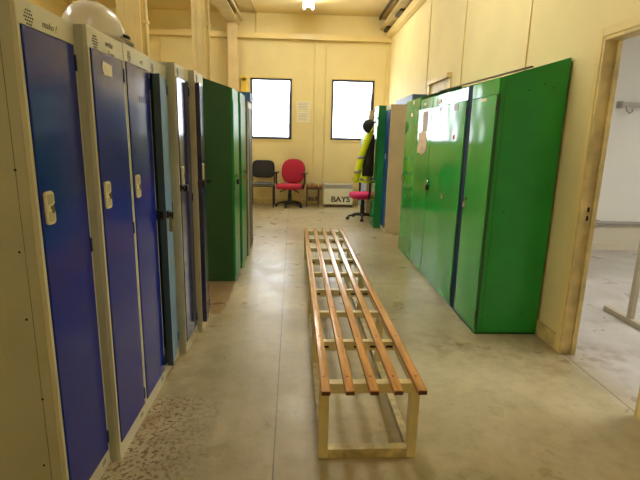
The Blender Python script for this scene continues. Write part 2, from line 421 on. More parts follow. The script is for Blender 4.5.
# ------------------------------------------------------------------ side room behind the doorway
struct(MB().box(XR + .08, 6.0, 5.79, 5.94, 0, 2.7).build('wall_store_back', M['white_wall']))
struct(MB().box(6.0, 6.15, -1.0, 5.94, 0, 2.7).build('wall_store_right', M['white_wall']))
struct(MB().box(XR + .08, 6.0, -1.15, -1.0, 0, 2.7).build('wall_store_front', M['white_wall']))
struct(MB().box(XR + .08, XR + .085, -1.0, DY0 - .01, 0, 2.7).box(XR + .08, XR + .085, DY1 + .01, 5.79, 0, 2.7).build('wall_store_left', M['white_wall']))
struct(MB().box(XR + .08, 6.15, -1.15, 5.94, 2.7, 2.8).build('ceiling_store', M['white_wall']))
struct(MB().box(XR + .09, 6.0, 5.772, 5.79, 0, .105, .003).build('baseboard_store', M['beige_wall']))
struct(MB().box(XR + .09, 6.0, 5.785, 5.79, .105, .33).build('trim_%d' % n, M['beige_wall'])); n += 1
t = thing('heating_pipe', 'low pale grey pipe along the white wall of the side room', 'pipe', (4.9, 5.73, .375))
MB().tube([(-1.2, 0, 0), (1.05, 0, 0)], .024).build('pipe', M['rail_metal'], t, True)
k = MB()
for x in (-1.0, 0.0, 1.0): k.box(x - .015, x + .015, -.02, .06, -.03, .03, .004)
split(k, 'bracket', M['rail_metal'], t)
t = thing('coat_rail', 'grey coat rail with hook high on the white side room wall', 'coat rail', (4.9, 5.70, 1.86))
MB().box(-.98, 1.0, -.02, .015, -.025, .025, .006).build('rail', M['rail_metal'], t)
k = MB()
for x in (-.96, .0, .9): k.box(x - .02, x + .02, .01, .09, -.04, .04, .004)
split(k, 'bracket', M['rail_metal'], t)
MB().tube([(-.93, -.02, -.02), (-.93, -.05, -.08), (-.90, -.06, -.11), (-.86, -.05, -.09), (-.85, -.03, -.05)], .008).build('hook', M['rail_metal'], t, True)
t = thing('garment_rack', 'beige square-tube rack on a long floor foot in the side room', 'rack', (2.60, 3.28, 0))
for x in (0, 1.3):
    MB().box(x - .022, x + .022, -.42, .29, 0, .042, .004).build('foot', M['rack'], t)
    MB().box(x - .02, x + .02, -.02, .02, .042, 1.6, .004).build('post', M['rack'], t)
MB().box(-.02, 1.32, -.02, .02, 1.6, 1.64, .004).build('top_rail', M['rack'], t)

# ------------------------------------------------------------------ lamps
def ceiling_lamp(label, x, y, z, ln, tm, drop=0.0):
    t = thing('fluorescent_light', label, 'ceiling light', (x, y, z), 0, 'fluorescent ceiling lights')
    h = MB().box(-.055, .055, -ln / 2, ln / 2, -.055, 0, .006)
    if drop: h.box(-.012, .012, -ln / 3, -ln / 3 + .02, 0, drop).box(-.012, .012, ln / 3, ln / 3 + .02, 0, drop)
    h.build('housing', M['lamp_body'], t)
    e = MB()
    for s in (-1, 1):
        for x_ in (-.075, .075): e.box(x_ - .02, x_ + .02, s * ln / 2 - .03, s * ln / 2 + .03, -.09, -.03, .005)
    split(e, 'tube_holder', M['lamp_body'], t)
    for x_ in (-.075, .075):
        MB().tube([(x_, -ln / 2 + .03, -.07), (x_, ln / 2 - .03, -.07)], .014, 10).build('tube', tm, t, True)
ceiling_lamp('lit twin-tube light on the ceiling near the two windows', .10, 8.0, 3.66, 1.5, M['tube'], .06)
ceiling_lamp('twin-tube ceiling light above the slatted bench', .10, 3.9, 3.66, 1.5, M['tube'], .06)
ceiling_lamp('added unseen twin-tube fill light at the open end of the room', .10, -.4, 3.66, 1.5, M['tube_fill'], .06)  # added out of view to lift the light at the near end
ceiling_lamp('added unseen twin-tube fill light behind the locker under the helmet', -2.9, 2.6, 3.66, 1.5, M['tube'], .06)  # added out of view to brighten the columns and upper left wall
ceiling_lamp('twin-tube ceiling light behind the dark green lockers', -2.9, 6.2, 3.66, 1.5, M['tube'], .06)
ceiling_lamp('added unseen twin-tube fill light in the white side room', 4.0, 2.6, 2.7, 1.5, M['tube_store_fill'], 0)  # added out of view, stands in for the side room's daylight

# ------------------------------------------------------------------ lockers
def locker(label, loc, rotz, w, d, h, slope=0.0, mb='frame', ms='frame_side', md='blue', top=.07, bot=.07, side=.014, ang=0.0,
           vents=True, handle=True, hinges=3, seam=False, group=None, lock_z=1.13, edge_mat=None, inner='interior'):
    t = thing('locker', label, 'locker', loc, rotz, group)
    y0, y1 = -w / 2, w / 2; th = .014
    b = MB()
    q_ = -.0162; hq = h + slope * .0162 / d - .0006
    pr = [(q_, 0), (q_, hq), (-d, h + slope), (-d, 0)]
    b.prism(pr, 'y', y0, y0 + th, 1); b.prism(pr, 'y', y1 - th, y1, 1)
    b.box(-d, -d + .01, y0 + th, y1 - th, 0, h + slope - .002, mi=1)
    b.prism([(q_, hq - .012), (q_, hq), (-d, h + slope), (-d, h + slope - .012)], 'y', y0 + th, y1 - th, 1)
    b.box(-d + .01, -.016, y0 + th, y1 - th, .03, .045, mi=1)
    b.box(-.016, 0, y0, y1, h - top, h, .0015, 0)
    b.box(-.016, 0, y0, y1, 0, bot, .0015, 0)
    b.box(-.016, 0, y0, y0 + side, bot, h - top, .0015, 5); b.box(-.016, 0, y1 - side, y1, bot, h - top, .0015, 5)
    # dark inside skin standing in for shade, so an ajar door shows depth
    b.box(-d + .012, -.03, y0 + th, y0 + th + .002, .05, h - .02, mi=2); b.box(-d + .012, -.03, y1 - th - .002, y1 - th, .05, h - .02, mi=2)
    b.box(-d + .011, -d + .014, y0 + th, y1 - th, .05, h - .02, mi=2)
    if seam:
        b.box(-.0515, -.0495, y0 - .0006, y0 + .001, .02, h - .02, mi=4)
        for z in (.25, .5, .78, 1.0, 1.25, 1.5): b.disc((-.062 - .012 * math.sin(z * 9), y0 - .0006, z), .004, .002, 'y', 8, 3)
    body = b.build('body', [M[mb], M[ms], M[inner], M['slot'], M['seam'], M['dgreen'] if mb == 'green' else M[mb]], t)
    # door hung on the +y side
    dw = w - 2 * side - .006; dh = h - top - bot - .006
    dm = MB()
    dm.box(-.014, .004, -dw, 0, bot + .003, bot + .003 + dh, .002, 0)
    if edge_mat: dm.box(-.03, -.0145, -dw, -dw + .003, bot + .01, bot + dh - .01, mi=1); dm.box(-.031, -.012, -dw - .0008, -dw + .0005, bot + .005, bot + dh, mi=1); dm.box(-.014, .0035, -dw - .0008, -dw + .0002, bot + .005, bot + dh, mi=1)
    door = dm.build('door', [M[md], M[edge_mat] if edge_mat else M[md]], t)
    door.location = (0, y1 - side - .003, 0); door.rotation_euler = (0, 0, ang)
    for z in ([.13, .55 * h, .925 * h] if hinges == 3 else [.15, .9 * h]):
        MB().box(-.004, .007, y1 - side - .008, y1 - side + .004, z - .027, z + .027, .002).build('hinge', M['navy_side'] if md != 'green' else M['dgreen'], t)
    if vents:
        v = MB(); cy, cz = y0 + .062, h - .045
        for i in range(-3, 4):
            for k in range(-3, 4):
                yy = (i + (k % 2) * .5) * .0105; zz = k * .0092
                if math.hypot(yy, zz) < .027: v.disc((.0006, cy + yy, cz + zz), .0026, .0014, 'x', 8)
        v.build('vent_holes', M['slot'], t); v = MB()
        for i in range(3):
            for k in range(2): v.disc((.0006, y1 - .07 + i * .012, .035 + k * .012), .0034, .0014, 'x', 8)
        v.build('vent_holes', M['slot'], t)
    if handle:
        hy = -dw + .037; hz = lock_z; hs = .93
        pts = [(-.026, -.05), (-.018, -.056), (.018, -.056), (.027, -.046), (.027, -.014), (.016, -.004), (.016, .004), (.027, .014), (.027, .046), (.018, .056), (-.018, .056), (-.026, .05)]
        hd = MB().prism([(hy + p * hs, hz + q * hs) for p, q in pts], 'x', .004, .013, bev=.002).build('handle', M['handle'], door)
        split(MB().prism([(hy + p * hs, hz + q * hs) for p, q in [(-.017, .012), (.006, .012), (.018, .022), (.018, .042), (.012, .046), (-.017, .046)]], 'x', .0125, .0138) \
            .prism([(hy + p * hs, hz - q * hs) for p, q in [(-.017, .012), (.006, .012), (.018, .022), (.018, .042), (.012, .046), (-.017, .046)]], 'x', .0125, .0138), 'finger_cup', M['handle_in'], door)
        MB().disc((.012, hy + .006, hz), .0075, .010, 'x', 12).box(.014, .020, hy + .003, hy + .008, hz - .016, hz + .004, .001).build('lock_barrel', M['lock'], door)
    t['door'] = door.name
    return t, door
def hasp(door_or_root, y0, y1, z, x=.006, hang=False):
    m = MB().box(x - .004, x + .009, y0, y1, z - .02, z + .02, .003)
    m.box(x + .006, x + .022, y0 + .01, y0 + .022, z - .01, z + .01, .003)
    m.box(x + .006, x + .03, y1 - .04, y1 - .01, z - .03, z + .012, .004)
    return m.build('hasp', M['blackmetal'], door_or_root)

GL = 'blue-door lockers along the left side'
def left(label, y0, y1, xf, h, **k):
    return locker(label, (xf, (y0 + y1) / 2, 0), 0, y1 - y0, k.pop('d', .45), h, **k)
l1, d1 = left('blue-door cream locker showing its whole plain cream side panel', 1.40, 1.736, -.79, 1.728, seam=True, group=GL)
l2, d2 = left('blue-door cream locker under the white helmet with torn white door label', 1.744, 2.074, -.75, 1.73, seam=True, group=GL)
l3, d3 = left('blue-door cream locker just before the ajar pale blue door', 2.08, 2.408, -.75, 1.735, group=GL)
l4, d4 = left('cream locker with pale blue door standing ajar', 2.42, 2.73, -.757, 1.735, md='teal', mb='dirty_frame', handle=False, ang=math.radians(9), edge_mat='teal_dark', group=GL)
l5, d5 = left('cream locker whose navy door mirrors the bright window', 2.742, 3.058, -.712, 1.76, md='navy', mb='dirty_frame', group=GL)
l6, d6 = left('last cream locker with dark navy door before the dark green one', 3.068, 3.335, -.678, 1.765, md='navy', mb='dirty_frame', ang=math.radians(6), edge_mat='navy', group=GL)
text('handwriting', 'mako ?', .030, M['ink'], l1, (.0012, .005, 1.682), 'x', .35)
text('handwriting', 'write', .034, M['ink'], l2, (.0012, .02, 1.697), 'x', .35)
text('handwriting', 'Town', .028, M['ink'], l2, (.0012, .035, 1.664), 'x', .35)
text('handwriting', 'vel', .034, M['ink'], l3, (.0012, .05, 1.69), 'x', .35)
MB().prism([(-.215, 1.600), (-.205, 1.626), (-.125, 1.620), (-.125, 1.578), (-.20, 1.578)], 'x', .004, .0055).build('label', M['label'], d2)['label'] = 'torn white paper label'
MB().prism([(-.225, 1.604), (-.214, 1.628), (-.208, 1.626), (-.214, 1.605)], 'x', .004, .0052).build('label_remnant', M['bluetape'], d2)
MB().box(.004, .0055, -.16, -.085, 1.505, 1.535).build('tape_mark', M['bluetape'], d3)
hasp(l4, -.154, -.11, .955); hasp(d4, -.265, -.21, .945)
MB().box(.012, .03, -.255, -.215, .85, .93, .005).build('hasp_plate', M['lock'], d4)
hasp(l5, -.165, -.075, 1.06); hasp(l6, -.14, -.03, 1.055)
MB().box(.01, .016, -.03, .085, 1.04, 1.066, .002, mtx=Matrix.Rotation(-.45, 4, 'Z')).build('hasp_strap', M['blackmetal'], l6)
# dark green pair and the units beyond
g1, gd1 = left('dark green locker with a broad plain side panel facing the room', 4.27, 4.63, -.612, 1.782, slope=.14, mb='ggreen', ms='dgreen', md='ggreen', vents=False, handle=False, side=.012, top=.1, bot=.05, hinges=2, d=.46)
g2, gd2 = left('narrow dark green locker squeezed behind the larger dark green one', 4.73, 5.15, -.605, 1.79, slope=.14, mb='ggreen', ms='dgreen', md='ggreen', vents=False, handle=False, side=.012, top=.1, bot=.05, hinges=2, d=.46)
c1, cd1 = left('grey-brown locker with a blue band across its top', 5.25, 5.6, -.582, 1.745, mb='frame', ms='greybrown', md='greyvinyl', vents=False, handle=False, d=.46)
MB().box(-.46, .02, -.175, .175, 1.745, 1.842, .004).build('top_band', M['navy_box'], c1)['label'] = 'slate blue top band'
u1, ud1 = left('far grey-blue locker nearest the black chair', 6.5, 6.95, -.735, 1.70, mb='boxgrey', ms='boxgrey', md='paleblue', vents=False, handle=False, d=.46)

def right(label, y0, y1, xf, h, **k):
    return locker(label, (xf, (y0 + y1) / 2, 0), math.pi, y1 - y0, k.pop('d', .44), h, **k)
GR = 'green lockers along the right wall'
kw = dict(mb='green', md='green', vents=False, handle=False, side=.010, top=.10, bot=.03, hinges=2, group=GR, slope=.135)
r1, rd1 = right('bright green locker at the row end beside the doorway', 3.066, 3.535, 1.28, 1.775, ms='green_side', **dict(kw, d=.452))
r2, rd2 = right('green locker with a navy filler strip on its near side', 3.63, 4.085, 1.28, 1.778, ms='navy_side', ang=math.radians(1.6), **kw)
MB().prism([(-.004, .0), (-.004, 1.776), (-.40, 1.895), (-.40, 0)], 'y', .229, .312).build('side_filler', M['navy_side'], r2)['label'] = 'navy side filler panel'
r3, rd3 = right('green locker with two round stickers and a black padlock', 4.09, 4.597, 1.283, 1.785, ms='green_side', ang=math.radians(.8), **kw)
r4, rd4 = right('green locker with a torn poster on its door', 4.602, 5.065, 1.283, 1.79, ms='green_side', ang=math.radians(2.2), **kw)
r5, rd5 = right('wide bright green locker beside the tan one', 5.10, 5.75, 1.28, 1.822, ms='dgreen', **kw)
for r in (r1,):
    MB().box(-.44, .001, -.2345, .2345, .0, .012).build('plinth', M['navy_side'], r)
    d = MB()
    for x, z in ((-.2, 1.70), (-.36, 1.72), (-.30, 1.74), (-.08, .13), (-.33, .16), (-.12, .9)): d.disc((x, .2346, z), .005, .0016, 'y', 10)
    split(d, 'side_screw', M['slot'], r)
    MB().box(-.046, -.043, .2341, .2350, .02, 1.77).build('side_seam', M['dgreen'], r)
def sticker(name, root, y, z, w, h, m):
    o = MB().box(.004, .0052, y - w / 2, y + w / 2, z - h / 2, z + h / 2).build(name, m, root); return o
# on the right lockers local +y points to the camera: y_local = yc - Y
sticker('name_label', rd1, -.19 - .02, 1.652, .085, .022, M['label'])
sticker('crest_sticker', rd2, -.22, 1.64, .10, .05, M['greysticker'])
MB().disc((.0045, -.22, 1.40), .022, .002, 'x', 16).build('sticker', M['redsticker'], rd2)['label'] = 'round red sticker'
sticker('name_label', r3, -.03, 1.725, .09, .035, M['label'])
for y in (-.05, .03):
    MB().disc((.002, y, 1.652), .022, .004, 'x', 16).build('round_sticker', M['greysticker'], r3).location = (.004, 0, 0)
sc = MB()
for k in range(2):
    cy = -.08 + k * .1
    sc.tube([(.0055, cy + .035 * math.cos(a * .7), 1.595 + .014 * math.sin(a * .7)) for a in range(10)], .003, 6)
sc.tube([(.0055, .03, 1.59), (.0055, .12, 1.592)], .003, 6)
sc.build('scribble', M['darkink'], r3)
sticker('name_label', r4, -.05, 1.735, .11, .03, M['label'])
sticker('name_label', r4, -.02, 1.672, .1, .03, M['label']).location = (.002, 0, 0)
sticker('name_label', r5, .06, 1.785, .09, .035, M['label'])
sticker('name_label', r5, .0, 1.655, .1, .04, M['label']).location = (.002, 0, 0)
# papers stuck on the doors
def on_door(o):
    o.location = (1.283, 4.615, 0); o.rotation_euler = (0, 0, math.pi + math.radians(2.2)); return o
o = MB().box(.0052, .0062, -.265, -.115, 1.46, 1.66).build('printed_notice', M['strip'])
tag(on_door(o), 'tall narrow printed strip above the torn poster', 'notice')
p = MB().prism([(4.615 - y, z) for y, z in [(4.70, 1.30), (4.73, 1.40), (4.78, 1.455), (4.86, 1.47), (4.92, 1.45), (4.985, 1.45), (5.00, 1.32), (5.02, 1.24), (4.90, 1.235), (4.86, 1.225), (4.76, 1.25)]], 'x', .0064, .0076)
tag(on_door(p.build('torn_poster', M['torn'])), 'torn yellowed poster hanging on a green locker door', 'poster')
# padlocks
def padlock(label, x, y, z, m, sgn, s=1.0):
    t = thing('padlock', label, 'padlock', (x, y, z), 0 if sgn > 0 else math.pi, 'padlocks on locker doors')
    t.scale = (s, s, s)
    MB().box(.008, .024, -.018, .018, -.045, -.008, .004).build('lock_body', m, t, True)
    MB().tube([(.016, -.012, -.01), (.016, -.012, .012), (.016, -.006, .021), (.016, .006, .021), (.016, .012, .012), (.016, .012, -.01)], .003, 8).build('shackle', M['chrome'], t, True)
    MB().tube([(0, 0, .022), (.02, 0, .022), (.02, 0, .012), (0, 0, .012)], .003, 8).build('staple', M['blackmetal'], t, True)
padlock('shiny padlock on the bright green locker beside the doorway', 1.276, 3.455, .92, M['chrome'], -1)
padlock('shiny padlock on the green locker with the navy strip', 1.276, 4.02, .915, M['chrome'], -1)
padlock('black padlock on the green locker with round stickers', 1.279, 4.53, .955, M['black'], -1, 1.5)
padlock('brass padlock on the wide green locker beside the tan one', 1.276, 5.68, .935, M['brass'], -1)
padlock('dark padlock on the dark green locker with broad side', -.608, 4.36, .985, M['black'], 1, 1.3)
padlock('brass padlock on the narrow dark green locker', -.601, 4.9, .985, M['brass'], 1, 1.3)
# tan / blue locker, green one with the jacket, pale far one
tb, tbd = right('tan-sided locker with a royal blue door', 6.69, 7.075, 1.268, 1.865, mb='tan', ms='tan', md='blue2', vents=False, handle=False, side=.02, hinges=2, d=.46)
MB().box(.004, .012, -.20, -.18, 1.09, 1.17, .003).build('handle', M['boxgrey'], tbd)
gj, gjd = right('green locker where the yellow jacket hangs', 7.11, 7.50, 1.165, 1.872, mb='ggreen', ms='midgreen', md='green', vents=False, handle=False, side=.012, hinges=2, d=.5)
MB().tube([(0, -.05, 1.70), (.012, -.05, 1.70), (.02, -.05, 1.712)], .006).build('coat_hook', M['blackmetal'], gj, True)
kf = dict(mb='boxcream', ms='greytan', md='paleblue', vents=False, handle=False, d=.5, group='pale blue lockers by the far wall')
right('pale blue locker with grey-tan side, just behind the yellow jacket', 8.26, 8.745, 1.19, 1.868, **kf)
right('last pale blue locker, standing against the far wall', 8.75, 9.30, 1.19, 1.868, **kf)

# things on top of the lockers and on the wall above
tag(MB().box(1.50, 1.70, 6.42, 7.52, 1.874, 1.982, .004).build('navy_carton', M['navy_box']), 'long flat navy box lying on top of the tan locker', 'box')
tl = thing('wooden_lath', 'thin dark wooden lath lying on the green locker tops', 'lath', (1.50, 3.11, 1.8485))
MB().box(-.012, .012, 0, 2.05, 0, .009, .002, mtx=Matrix.Rotation(.0215, 4, 'X')).build('lath', M['brownlath'], tl)
e = thing('wall_hatch', 'small cream framed hatch on the wall above green lockers', 'hatch', (XR, 6.02, 1.79))
h = MB(); h.box(-.06, 0, -.44, .44, .31, .365, .004); h.box(-.014, 0, -.44, -.385, 0, .31, .003); h.box(-.04, 0, .385, .44, 0, .31, .004); h.box(-.06, 0, -.385, .385, 0, .05, .004)
h.build('frame', M['wall_trim'], e)
MB().box(-.012, 0, -.385, .385, .05, .31).build('panel', M['skirt'], e)

# white helmet
t = thing('safety_helmet', 'white safety helmet lying on top of the blue-door lockers', 'helmet', (-.885, 2.13, 1.752), math.radians(38))
t.scale = (.9, .9, .93)
rings = []; n = 32
for k in range(11):
    a = k / 10 * math.pi / 2; r = math.cos(a) ** .8 if k < 10 else .02
    z = .155 * math.sin(a)
    ring = []
    for i in range(n):
        th = 2 * math.pi * i / n
        rx = .142 * r; ry = .112 * r
        ring.append(Vector((rx * math.cos(th), ry * math.sin(th), z + .006 * max(0, 1 - abs(math.sin(th)) * 4) * (1 if k else 0) * (1 if math.cos(th) != 0 else 0))))
    rings.append(ring)
sh = MB().loft(rings, cap=True).build('shell', M['helmet'], t, 'all')
MB().loft([[Vector((x + .004 * 0, w * math.cos(q), zc + .012 * math.sin(q))) for q in [2 * math.pi * i / 10 for i in range(10)]] for x, zc, w in ((-.125, .07, .012), (-.09, .122, .016), (-.03, .149, .018), (.03, .149, .018), (.09, .122, .016), (.125, .07, .012))]).build('ridge', M['helmet'], t, 'all')
pk = []
for x, w, zz in ((.09, .105, .012), (.13, .085, .006), (.16, .06, -.002), (.175, .03, -.006)):
    pk.append([Vector((x, w * math.cos(q), zz + .006 * math.sin(q))) for q in [2 * math.pi * i / 16 for i in range(16)]])
MB().loft(pk).build('peak', M['helmet'], t, 'all')
MB().loft([[Vector((x, w_ * math.cos(q), zz + hh * math.sin(q))) for q in [2 * math.pi * i / 14 for i in range(14)]] for x, w_, zz, hh in ((.11, .09, .02, .016), (.138, .075, .02, .016), (.152, .05, .018, .012))]).build('headband_shade', M['black'], t, 'all')  # black band doubles as painted shadow under the peak

# ------------------------------------------------------------------ slatted bench
t = thing('slatted_bench', 'long slatted wooden bench on a cream steel frame', 'bench', (.308, 1.745, 0), math.radians(.75))
LB = 3.28
slx = [-.196, -.098, 0, .098, .196]
ncr = 9; cy = [i * (LB - .03) / (ncr - 1) for i in range(ncr)]
for x in slx:
    s = MB().box(x - .0195, x + .0195, -.095, LB + .04, .359, .382, .006, 0, 3)
    s.box(x - .0165, x + .0165, -.0962, -.0945, .3625, .3785, mi=1)
    for y in cy: s.disc((x, y + .02, .3822), .0065, .0015, 'z', 10, 2)
    s.build('slat', [M['wood'], M['wood_end'], M['screw']], t, True)
xl, xr = -.215, .215
for i, y in enumerate(cy):
    if i % 2 == 0:
        r = MB().box(xl + .04, xr - .04, y, y + .04, .312, .3585, .003)
        if i not in (0, ncr - 1): r = MB().box(xl, xr, y, y + .035, .325, .3585, .003)
        r.build('cross_rail', M['bench'], t)
    else:
        r = MB().box(xl, xr, y, y + .004, .312, .3585, .001).box(xl, xr, y, y + .035, .354, .3585, .001)
        for k in range(5): r.box(-.165 + k * .082 - .018, -.165 + k * .082 + .018, y - .0008, y + .001, .326, .338, mi=1)
        r.build('slotted_angle', [M['bench'], M['slot']], t)
for i, y in enumerate(cy):
    if i % 2: continue
    for x in (xl, xr - .042):
        MB().box(x, x + .042, y, y + .04, .0, .3585, .003).build('leg', M['bench'], t)
for y in (0, cy[-1]):
    MB().box(xl + .042, xr - .042, y, y + .04, .0, .045, .003).build('foot_rail', M['benchdirty'], t)
for x in (xl + .003, xr - .04):
    for a, bb in zip(cy[0::2], cy[2::2]):
        pass
    MB().box(x + .002, x + .034, .04, cy[-1], .001, .038, .002).build('floor_rail', M['benchdirty'], t)
    MB().box(x + .004, x + .03, .04, cy[-1], .328, .3545, .002).build('side_rail', M['bench'], t)

# ------------------------------------------------------------------ chairs
def cushion(w, d, z0, z1, r, y0=0, n=40, p=3.2, mtx=None, crown=.012):
    m = MB(); rings = []
    hs = [(z0, .90), (z0 + (z1 - z0) * .15, .97), (z0 + (z1 - z0) * .5, 1.0), (z0 + (z1 - z0) * .85, .97), (z1, .88), (z1 + crown, .5), (z1 + crown * 1.2, .1)]
    for z, s in hs:
        ring = []
        for i in range(n):
            a = 2 * math.pi * i / n; c, q = math.cos(a), math.sin(a)
            ring.append(Vector((math.copysign(abs(c) ** (2 / p), c) * w / 2 * s, y0 + math.copysign(abs(q) ** (2 / p), q) * d / 2 * s, z)))
        rings.append([mtx @ v for v in ring] if mtx else ring)
    return m.loft(rings)
def swivel_chair(label, loc, rot, fab, arms=True, back=True, seat_z=.47):
    t = thing('office_chair', label, 'chair', loc, rot)
    cushion(.53, .47, seat_z - .105, seat_z - .012, .05).build('seat', M[fab], t, 'all')
    MB().box(-.19, .19, -.17, .17, seat_z - .11, seat_z - .08, .01).build('seat_pan', M['black'], t)
    # backrest: leaning rounded pad
    mt = Matrix.Translation((0, .225, seat_z + .235)) @ Matrix.Rotation(math.radians(82), 4, 'X')
    cushion(.50, .50, -.04, .035, .05, p=2.5, mtx=mt, crown=.008).build('backrest', M[fab], t, 'all')
    MB().tube([(0, .1, seat_z - .10), (0, .25, seat_z - .09), (0, .29, seat_z), (0, .285, seat_z + .25)], .02).build('back_support', M['black'], t, True)
    MB().lathe([(0, .10), (.042, .10), (.038, .27), (.03, .27), (.03, seat_z - .10), (0, seat_z - .10)], n=16).build('gas_column', M['black'], t, True)
    MB().tube([(.05, 0, seat_z - .11), (.2, -.03, seat_z - .17)], .011).build('lever', M['black'], t, True)
    MB().tube([(-.05, 0, seat_z - .11), (-.2, -.03, seat_z - .17)], .011).build('lever', M['black'], t, True)
    MB().lathe([(0, .06), (.045, .06), (.05, .08), (.045, .12), (0, .125)], n=16).build('base_hub', M['black'], t, True)
    for k in range(5):
        a = math.radians(90 + 36 + 72 * k); ux, uy = math.cos(a), math.sin(a)
        MB().tube([(ux * .03, uy * .03, .095), (ux * .15, uy * .15, .09), (ux * .27, uy * .27, .065)], [.026, .022, .016]).build('base_arm', M['black'], t, True)
        q = Matrix.Translation((ux * .275, uy * .275, .028)) @ Matrix.Rotation(a + .6, 4, 'Z') @ Matrix.Rotation(math.pi / 2, 4, 'X')
        c = MB()
        for s in (-.016, .016): c.lathe([(0, s - .009), (.022, s - .009), (.027, s), (.022, s + .009), (0, s + .009)], n=16, mtx=q)
        c.tube([(ux * .27, uy * .27, .03), (ux * .27, uy * .27, .07)], .008)
        c.build('castor', M['black'], t, True)
    if arms:
        for s in (-1, 1):
            a = MB().tube([(s * .18, .02, seat_z - .095), (s * .275, .02, seat_z - .09), (s * .30, .03, seat_z + .05), (s * .30, .03, seat_z + .20)], .019)
            a.box(s * .30 - .035, s * .30 + .035, -.11, .13, seat_z + .195, seat_z + .225, .012, seg=3)
            a.build('armrest', M['black'], t, True)
    return t
swivel_chair('crimson swivel chair with black arms beside the black chair', (-.21, 9.27, 0), math.radians(-16), 'red')
# magenta chair: camera sees the seat and base beside the green locker
swivel_chair('magenta swivel chair half hidden behind the yellow jacket locker', (1.085, 7.89, 0), math.radians(-80), 'mag', seat_z=.495).scale = (.95, .95, .97)
# black visitor chair
t = thing('visitor_chair', 'black padded four-legged chair beside the crimson chair', 'chair', (-.76, 9.31, 0), 0)
cushion(.46, .42, .435, .475, .05).build('seat', M['greyvinyl'], t, 'all')
mt = Matrix.Translation((0, .20, .735)) @ Matrix.Rotation(math.radians(80), 4, 'X')
cushion(.45, .36, -.02, .02, .04, mtx=mt, p=4.5, crown=.006).build('backrest', M['black_fabric'], t, 'all')
for s in (-1, 1):
    MB().tube([(s * .225, -.20, 0), (s * .225, -.195, .44)], .014).build('leg', M['black'], t, True)
    MB().tube([(s * .225, .24, 0), (s * .225, .19, .44), (s * .215, .225, .80)], .014).build('leg', M['black'], t, True)
    MB().tube([(s * .225, -.195, .43), (s * .225, .19, .43)], .013).build('side_bar', M['black'], t, True)
MB().tube([(-.225, -.19, .42), (.225, -.19, .42)], .012).build('front_bar', M['black'], t, True)

# ------------------------------------------------------------------ small things by the far wall
t = thing('slatted_stool', 'small brown slatted stool between the crimson chair and BAYS box', 'stool', (.285, 9.42, 0))
for x in (-.135, -.045, .045, .135): MB().box(x - .028, x + .028, -.17, .17, .385, .435, .008).build('slat', M['brownwood'], t, True)
for x in (-.15, .09):
    for y in (-.14, .14): MB().box(x - .014, x + .014, y - .014, y + .014, 0, .36, .003).build('leg', M['darkwood'], t)
for y in (-.14, .14):
    MB().box(-.165, .165, y - .012, y + .012, .36, .385, .002).build('rail', M['darkwood'], t)
    MB().box(-.136, .076, y - .01, y + .01, .13, .155, .002).build('rail', M['darkwood'], t)
for x in (-.09, -.02, .05): MB().box(x - .02, x + .02, -.16, .16, .155, .175, .004).build('shelf_slat', M['darkwood'], t)
t = thing('bays_box', 'cream metal box stencilled BAYS standing against the far wall', 'box', (.775, 9.45, 0))
MB().box(-.30, .30, -.11, .11, .05, .375, .008).build('case', M['boxcream'], t)
g = MB().box(-.305, .305, -.115, .115, .375, .47, .012)
for k in range(3): g.box(-.28, .28, -.1165, -.114, .395 + k * .022, .401 + k * .022, mi=1)
g.build('top_grille', [M['boxgrey'], M['greyvinyl']], t)
MB().box(-.295, .295, -.10, .10, .03, .05, .003).build('base_rail', M['greybrown'], t)
for x in (-.27, .27): MB().box(x - .03, x + .03, -.13, .13, 0, .032, .006).build('foot', M['greybrown'], t)
tx = text('lettering', 'BAYS', .14, M['stencil'], t, (.05, -.1108, .155), '-y', bold=.004); tx.scale = (1.22, 1.1, 1)
for i, (z0, z1, x0, x1) in enumerate(((1.905, 2.095, -.10, .185), (1.685, 1.888, -.09, .175))):
    m = MB().box(x0, x1, YF - .003, YF, z0, z1)
    q = thing('paper_notice', ['upper white paper notice between the two windows', 'lower white paper notice between the two windows'][i], 'notice', (0, 0, 0), 0, 'notices on the far wall')
    m.build('sheet', M['paper'], q)
    l = MB()
    for k in range(5): l.box(x0 + .03, x1 - .04 - .03 * (k % 2), YF - .0038, YF - .003, z1 - .04 - k * .03, z1 - .034 - k * .03)
    l.build('printed_lines', M['ink'], q)
for x, lab in ((.248, 'thin wall conduit ending at the socket above the stool'), (.469, 'thin wall conduit ending at the socket above the BAYS box')):
    q = thing('conduit', lab, 'conduit', (x, YF - .012, .5), 0, 'conduits between the windows')
    MB().tube([(0, 0, .03), (0, 0, 2.745)], .011).build('pipe', M['wall_trim'], q, True)
    k = MB()
    for z in (.6, 1.2, 1.8, 2.4): k.box(-.022, .022, -.013, .011, z, z + .02, .003)
    split(k, 'clip', M['wall_trim'], q)
for x, w, lab in ((.248, .11, 'single wall socket above the small slatted stool'), (.50, .15, 'double wall socket above the BAYS box')):
    q = thing('wall_socket', lab, 'socket', (x, YF, .49), 0, 'wall sockets')
    MB().box(-w / 2, w / 2, -.035, -.001, -.045, .045, .006).build('plate', M['socket'], q)
    MB().box(-.012, .012, -.038, -.035, .005, .03).build('switch', M['paper'], q)
q = MB().box(-1.197, -1.092, YF - .06, YF - .001, 1.95, 2.50, 0).lathe([(0, -.0295), (.0525, -.0295), (.0525, .0295), (0, .0295)], (-1.1445, YF - .0305, 2.50), 24, 0, Matrix.Rotation(math.pi / 2, 4, 'X'))
tag(q.build('yellow_wall_case', M['yellow'], None, True), 'yellow round-topped case on the far wall above blue-banded locker', 'case')
q = thing('conduit', 'thin conduit dropping from the ceiling to the far wall rail', 'conduit', (-.90, YF - .012, 3.3), 0, 'conduits')
MB().tube([(0, 0, .045), (0, 0, .39), (0, -.03, .405), (0, -2.6, .405)], .011).build('pipe', M['wall_trim'], q, True)

